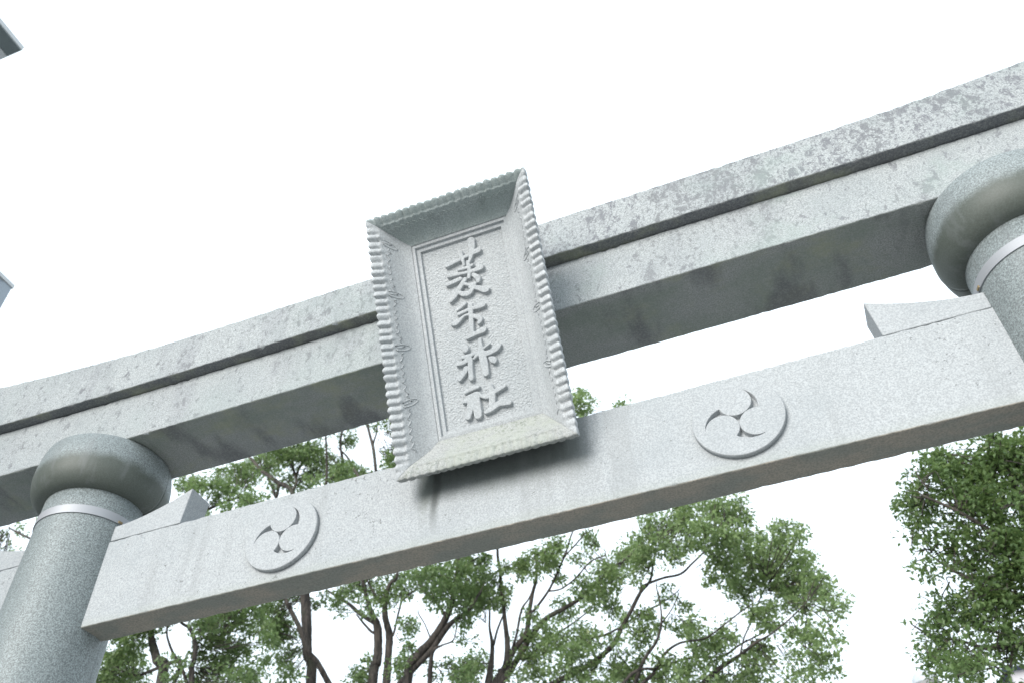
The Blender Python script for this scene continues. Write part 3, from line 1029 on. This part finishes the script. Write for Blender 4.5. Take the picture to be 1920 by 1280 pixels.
TE_L = [
    [(938, 1300, 26), (945, 1262, 18), (952, 1219, 15), (947, 1164, 11), (941, 1109, 9), (937, 1066, 8), (933, 1030, 7), (940, 960, 6), (1000, 860, 5), (1060, 780, 4)],
    [(915, 1285, 20), (921, 1241, 14), (923, 1208, 10), (918, 1175, 6), (918, 1140, 5), (915, 1100, 3)],
    [(926, 1208, 6), (932, 1182, 6), (943, 1153, 4)],
    [(957, 1232, 8), (961, 1214, 7), (969, 1186, 6), (978, 1142, 6), (991, 1122, 4), (1000, 1100, 3)],
    [(952, 1240, 15), (969, 1210, 14), (987, 1186, 14), (993, 1142, 11), (1000, 1105, 9), (1006, 1083, 7), (1005, 1040, 5)],
    [(1000, 1144, 7), (1028, 1107, 6), (1046, 1070, 6), (1061, 1035, 5), (1072, 1000, 4), (1090, 960, 3)],
    [(1030, 1107, 5), (1052, 1103, 4), (1079, 1083, 4), (1107, 1052, 4), (1133, 1041, 3)],
    [(1055, 1045, 4), (1079, 1020, 4), (1096, 1000, 3)],
    [(960, 1250, 17), (978, 1222, 15), (1000, 1186, 14), (1026, 1157, 12), (1057, 1140, 11), (1092, 1118, 10), (1118, 1092, 8), (1144, 1070, 7), (1188, 1033, 5), (1210, 1010, 3)],
    [(980, 1236, 8), (1000, 1223, 8), (1026, 1199, 7), (1052, 1182, 5), (1079, 1164, 4), (1118, 1133, 3)],
    [(1000, 1300, 16), (1046, 1276, 14), (1090, 1254, 14), (1118, 1236, 13), (1149, 1208, 13), (1166, 1175, 11), (1184, 1142, 10), (1201, 1109, 9), (1219, 1087, 7), (1225, 1050, 4), (1230, 1020, 3)],
    [(1205, 1098, 7), (1242, 1083, 6), (1276, 1075, 6), (1298, 1055, 5), (1326, 1027, 4), (1345, 1000, 3)],
    [(1107, 1199, 6), (1133, 1190, 6), (1166, 1173, 5), (1192, 1155, 5), (1220, 1140, 5), (1240, 1130, 4), (1270, 1108, 3)],
    [(1185, 1300, 11), (1191, 1280, 11), (1208, 1235, 9), (1231, 1201, 7), (1240, 1167, 6), (1238, 1131, 4), (1231, 1100, 3)],
    [(1241, 1167, 4), (1259, 1142, 3), (1271, 1117, 3)],
    [(1200, 1285, 9), (1228, 1258, 9), (1247, 1224, 7), (1276, 1204, 6), (1321, 1196, 5), (1354, 1173, 4), (1382, 1151, 4), (1405, 1134, 3)],
    [(1235, 1252, 7), (1256, 1243, 6), (1298, 1232, 6), (1354, 1229, 6), (1388, 1207, 5), (1433, 1184, 3)],
    [(1290, 1300, 14), (1318, 1280, 12), (1349, 1252, 12), (1388, 1227, 9), (1416, 1204, 7), (1442, 1190, 5), (1480, 1160, 4), (1510, 1130, 3)],
    [(1388, 1225, 5), (1395, 1195, 4), (1402, 1179, 4), (1413, 1151, 4), (1430, 1110, 3)],
]
TE_B = [(895, 1090, 30, 32), (880, 1125, 22, 30), (925, 1110, 32, 30), (965, 1062, 30, 22), (1012, 1052, 34, 26), (1040, 1025, 28, 18), (900, 1252, 34, 22), (880, 1268, 30, 14), (985, 1250, 34, 24), (1010, 1225, 26, 26, .8), (1000, 1170, 18, 30, .6), (975, 1205, 18, 18, .7),
        (1108, 1018, 13, 26), (1085, 1050, 16, 8, .6), (1020, 1180, 25, 18, .7), (1060, 1145, 30, 18, .9), (1045, 1205, 34, 20), (1075, 1225, 28, 22), (1095, 1185, 28, 18), (1100, 1105, 32, 26), (1135, 1085, 32, 24), (1150, 1055, 26, 20), (1130, 1130, 34, 18, .8), (1090, 1268, 26, 14), (1135, 1268, 50, 18), (1170, 1245, 36, 24), (1190, 1270, 30, 16),
        (1180, 1040, 26, 22), (1215, 1015, 30, 22), (1235, 985, 38, 26), (1205, 1045, 32, 26, .8), (1200, 1075, 28, 20, .6), (1215, 1150, 26, 22, .8), (1290, 965, 40, 30), (1340, 950, 34, 24), (1375, 965, 26, 36), (1385, 1000, 26, 26), (1330, 1005, 44, 30), (1275, 1010, 40, 22), (1250, 1040, 30, 18, .6), (1400, 1045, 44, 32), (1360, 1050, 34, 32), (1345, 1085, 22, 16, .8),
        (1440, 1020, 30, 24), (1462, 1000, 18, 18), (1490, 1005, 18, 24), (1475, 1045, 42, 28), (1510, 1065, 22, 32), (1450, 1080, 50, 30), (1500, 1100, 36, 28), (1540, 1095, 26, 22), (1560, 1120, 22, 20), (1570, 1140, 12, 10), (1500, 1130, 32, 18), (1400, 1095, 36, 18, .8), (1390, 1115, 28, 14, .7), (1430, 1150, 26, 28), (1440, 1175, 22, 14),
        (1295, 1172, 16, 22), (1310, 1190, 22, 14), (1330, 1225, 34, 22), (1290, 1220, 28, 12, .6), (1370, 1190, 28, 20, .5), (1300, 1265, 40, 18), (1250, 1250, 24, 14, .6), (1395, 1250, 34, 22), (1410, 1270, 30, 14, .8), (1345, 1180, 14, 20, .4), (1275, 1140, 22, 26, .3), (1240, 1115, 26, 24, .3),
        (1520, 1165, 16, 30), (1535, 1215, 24, 34), (1545, 1250, 26, 22), (1515, 1268, 22, 14), (1490, 1200, 22, 24, .45), (1470, 1262, 24, 16, .55), (1480, 1235, 26, 20, .3), (1460, 1135, 22, 14, .7), (1555, 1180, 10, 10, .4),
        (1060, 1250, 26, 18, .8), (1030, 1272, 26, 12), (1112, 1212, 26, 18), (1152, 1190, 22, 18, .6), (1210, 1210, 24, 20), (1242, 1228, 22, 16, .8), (1268, 1182, 20, 16, .6), (1345, 1262, 28, 14), (1430, 1215, 26, 18, .8), (1455, 1238, 22, 16, .7), (1255, 1276, 30, 12), (1200, 1178, 24, 16, .8), (1380, 1275, 30, 10), (1160, 1150, 24, 14, .6), (1060, 1085, 18, 14, .5),
        (1095, 755, 17, 20), (1085, 742, 12, 12), (1100, 775, 14, 8), (1166, 759, 8, 3, .8), (1030, 800, 60, 40, .7), (1000, 880, 70, 40, .6), (1080, 900, 60, 40, .4), (960, 960, 60, 40, .5)]
TF_L = [
    [(2010, 1320, 60), (1995, 1240, 52), (1975, 1160, 44), (1950, 1080, 36), (1930, 1000, 26), (1910, 930, 18), (1890, 870, 12)],
    [(1975, 1160, 22), (1910, 1120, 18), (1850, 1100, 12), (1790, 1070, 8), (1745, 1040, 5)],
    [(1985, 1220, 22), (1900, 1210, 14), (1850, 1215, 10), (1800, 1200, 7), (1755, 1195, 4)],
    [(1950, 1080, 16), (1880, 1010, 12), (1800, 960, 9), (1735, 930, 5)],
    [(1890, 1262, 6), (1866, 1248, 5), (1850, 1240, 4), (1825, 1228, 3)],
    [(1960, 1080, 20), (2050, 980, 16), (2100, 900, 8)],
]
TF_B = [(1800, 870, 52, 30), (1765, 865, 24, 22), (1870, 840, 50, 32), (1915, 880, 46, 50), (1733, 895, 26, 30), (1708, 945, 24, 22), (1730, 960, 26, 24), (1728, 1000, 24, 34), (1738, 1060, 14, 26), (1785, 935, 42, 30), (1840, 930, 46, 40), (1890, 955, 46, 42), (1795, 985, 40, 20, .7), (1850, 1010, 42, 34), (1905, 1040, 42, 46), (1790, 1030, 24, 18, .6), (1815, 1055, 30, 24), (1860, 1085, 46, 36), (1830, 1100, 38, 30),
        (1780, 1112, 26, 14, .6), (1750, 1140, 20, 12, .6), (1765, 1170, 36, 24), (1740, 1183, 18, 12), (1830, 1150, 44, 26), (1900, 1140, 42, 44), (1870, 1180, 40, 26), (1795, 1215, 18, 14, .5), (1800, 1250, 40, 24), (1765, 1266, 26, 14), (1850, 1262, 40, 20), (1885, 1205, 36, 20), (1915, 1235, 26, 20), (1900, 1010, 40, 30), (1820, 895, 40, 20), (1755, 1205, 12, 8, .7), (1748, 1228, 10, 6, .6),
        (1990, 900, 80, 70), (2000, 1050, 90, 80), (2060, 1180, 90, 80, .8), (2100, 1000, 80, 90, .8), (2000, 800, 80, 50, .8), (1840, 1225, 30, 14)]

tree('broad tree with a pale bare fork beside the left column', 13.0, -0.3, TA_L, TA_B, M_LEAF, 11)
tree('tree with one upright trunk crossed by a thin reddish limb', 15.0, 0.2, TB_L, TB_B, M_LEAF, 12)
tree('tree with two thick parallel stems rising side by side', 16.0, 0.1, TC_L, TC_B, M_LEAF, 13)
tree('tree with a heavy trunk leaning away from the twin stems', 14.5, -0.6, TD_L, TD_B, M_LEAF, 14)
tree('wide spreading tree with long fanned limbs and rounded crown edge', 15.5, 0.0, TE_L, TE_B, M_LEAF3, 15, dens=1.0)
tree('dense dark evergreen tree standing alone past the right column', 9.0, 0.3, TF_L, TF_B, M_LEAF2, 16, 0.075, 'trees behind the gate', 1.8, 0.7)

# ------------------------------------------------------------------ building at the left, far lamp and house
g = NT('ribbed_metal_siding')
M_SIDING = g.done(g.mix(g.noise(0.8, 4, 0.6, stretch=(1, 1, 0.2)), (0.30, 0.35, 0.40), (0.38, 0.43, 0.48)), 0.5)
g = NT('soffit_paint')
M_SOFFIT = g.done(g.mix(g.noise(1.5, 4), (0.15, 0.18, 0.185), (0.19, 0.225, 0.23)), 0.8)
g = NT('white_fascia')
M_FASCIA = g.done(g.mix(g.noise(2, 4), (0.55, 0.57, 0.58), (0.66, 0.68, 0.69)), 0.6)
g = NT('window_glass')
M_GLASS = g.done((0.05, 0.07, 0.09), 0.08, None, 0.6)
g = NT('plaster')
M_PLASTER = g.done(g.mix(g.noise(1.2, 4), (0.52, 0.51, 0.55), (0.60, 0.59, 0.62)), 0.9)
g = NT('slate_roof')
M_ROOF = g.done(g.mix(g.noise(3, 4), (0.09, 0.12, 0.19), (0.13, 0.16, 0.23)), 0.7)

BX = -8.0
wc = at_x(25, 535, BX)
bld = empty('building', 'grey ribbed metal building with an overhanging roof, left of the gate', 'building', None, (BX - 4, -4, 0))
def off(o, root):
    o.data.transform(Matrix.Translation(-root.location))
    return o
ytop, y0 = wc.y, -10.0
zt = wc.z
V, F = [], []
n = int((ytop - y0) / 0.11)
for i in range(n + 1):
    q = i % 4
    x = BX + (0.0 if q in (0, 1) else -0.03)
    y = ytop - (ytop - y0) * i / n
    V += [(x, y, 0), (x, y, zt - .06)]
for i in range(n):
    F.append((2 * i, 2 * i + 1, 2 * i + 3, 2 * i + 2))
off(mesh_obj('siding', V, F, M_SIDING, bld), bld)
off(box('wall', (BX - 8, y0, 0), (BX - 0.04, ytop - .01, zt - .07), M_SIDING, bld), bld)
off(box('coping', (BX - 8, y0, zt - .06), (BX + .015, ytop + .015, zt), M_FASCIA, bld), bld)
rc = at_x(42, 95, BX)
off(box('roof_storey', (BX - 7, y0 + 1, zt), (BX - 1.6, rc.y - 1.5, rc.z), M_PLASTER, bld), bld)
off(box('roof_slab', (BX - 8, y0, rc.z), (BX, rc.y, rc.z + .10), M_FASCIA, bld, 0.01), bld)
off(box('soffit', (BX - 7.96, y0 + .04, rc.z - .02), (BX - .015, rc.y - .015, rc.z + .01), M_SOFFIT, bld), bld)
lp = at_z(-6, 100, rc.z - .03)
off(box('soffit_vent', (lp.x - .10, lp.y - .10, rc.z - .035), (lp.x + .10, lp.y + .10, rc.z - .012), M_FASCIA, bld, 0.005), bld)
for k in range(4):
    for fl in range(3):
        off(box('window', (BX - .02, y0 + 1 + k * 2.6, 1.2 + fl * 3.2), (BX + .03, y0 + 2.4 + k * 2.6, 2.6 + fl * 3.2), M_GLASS, bld, .01), bld)

# globe lamp, its top just showing above the frame's lower edge
lt = at_y(1735, 1278, 11.0)
lamp = empty('street_lamp', 'pale globe lamp on a thin post beside the dark evergreen tree', 'lamp', None, (lt.x, lt.y, 0))
rg = 20 * (lt - CAM).length / FPX
g = NT('frosted_globe')
M_GLOBE = g.done((0.58, 0.63, 0.68), 0.35)
g = NT('grey_post')
M_POST = g.done(g.mix(g.noise(8), (0.28, 0.29, 0.30), (0.34, 0.35, 0.36)), 0.5)
lathe('globe', [(rg * math.cos(math.radians(b)) + .001, lt.z + rg * math.sin(math.radians(b))) for b in range(-80, 91, 10)], M_GLOBE, lamp, 0, 0, 0, 2 * math.pi, 32)
lathe('post', [(0.001, 0), (0.14, 0), (0.14, .25), (0.07, .35), (0.05, lt.z - rg * 1.6), (0.001, lt.z - rg * 1.6)], M_POST, lamp, 0, 0, 0, 2 * math.pi, 20)
lathe('collar', [(0.05, lt.z - rg * 1.65), (rg * .55, lt.z - rg * 1.2), (rg * 1.25, lt.z - rg * .35), (rg * 1.2, lt.z - rg * .28), (rg * .9, lt.z - rg * .5), (.02, lt.z - rg * .9)], M_POST, lamp, 0, 0, 0, 2 * math.pi, 32)

hc = at_y(1893, 1258, 24)
house = empty('house', 'pale lilac plastered house with slate roof behind the evergreen tree', 'house', None, (hc.x + 5, 28, 0))
off(box('wall', (hc.x, 24, 0), (hc.x + 10, 33, hc.z), M_PLASTER, house), house)
off(mesh_obj('roof', [(hc.x - .2, 23.7, hc.z), (hc.x + 10.3, 23.7, hc.z), (hc.x + 10.3, 33.3, hc.z), (hc.x - .2, 33.3, hc.z), (hc.x + 2.5, 28.5, hc.z + 1.2), (hc.x + 7.5, 28.5, hc.z + 1.2)],
             [(0, 1, 5, 4), (1, 2, 5), (2, 3, 4, 5), (3, 0, 4), (3, 2, 1, 0)], M_ROOF, house), house)
for k in range(4):
    for fl in range(3):
        off(box('window', (hc.x + 1 + k * 2.3, 23.96, 1 + fl * 3), (hc.x + 2.2 + k * 2.3, 24.01, 2.5 + fl * 3), M_GLASS, house), house)
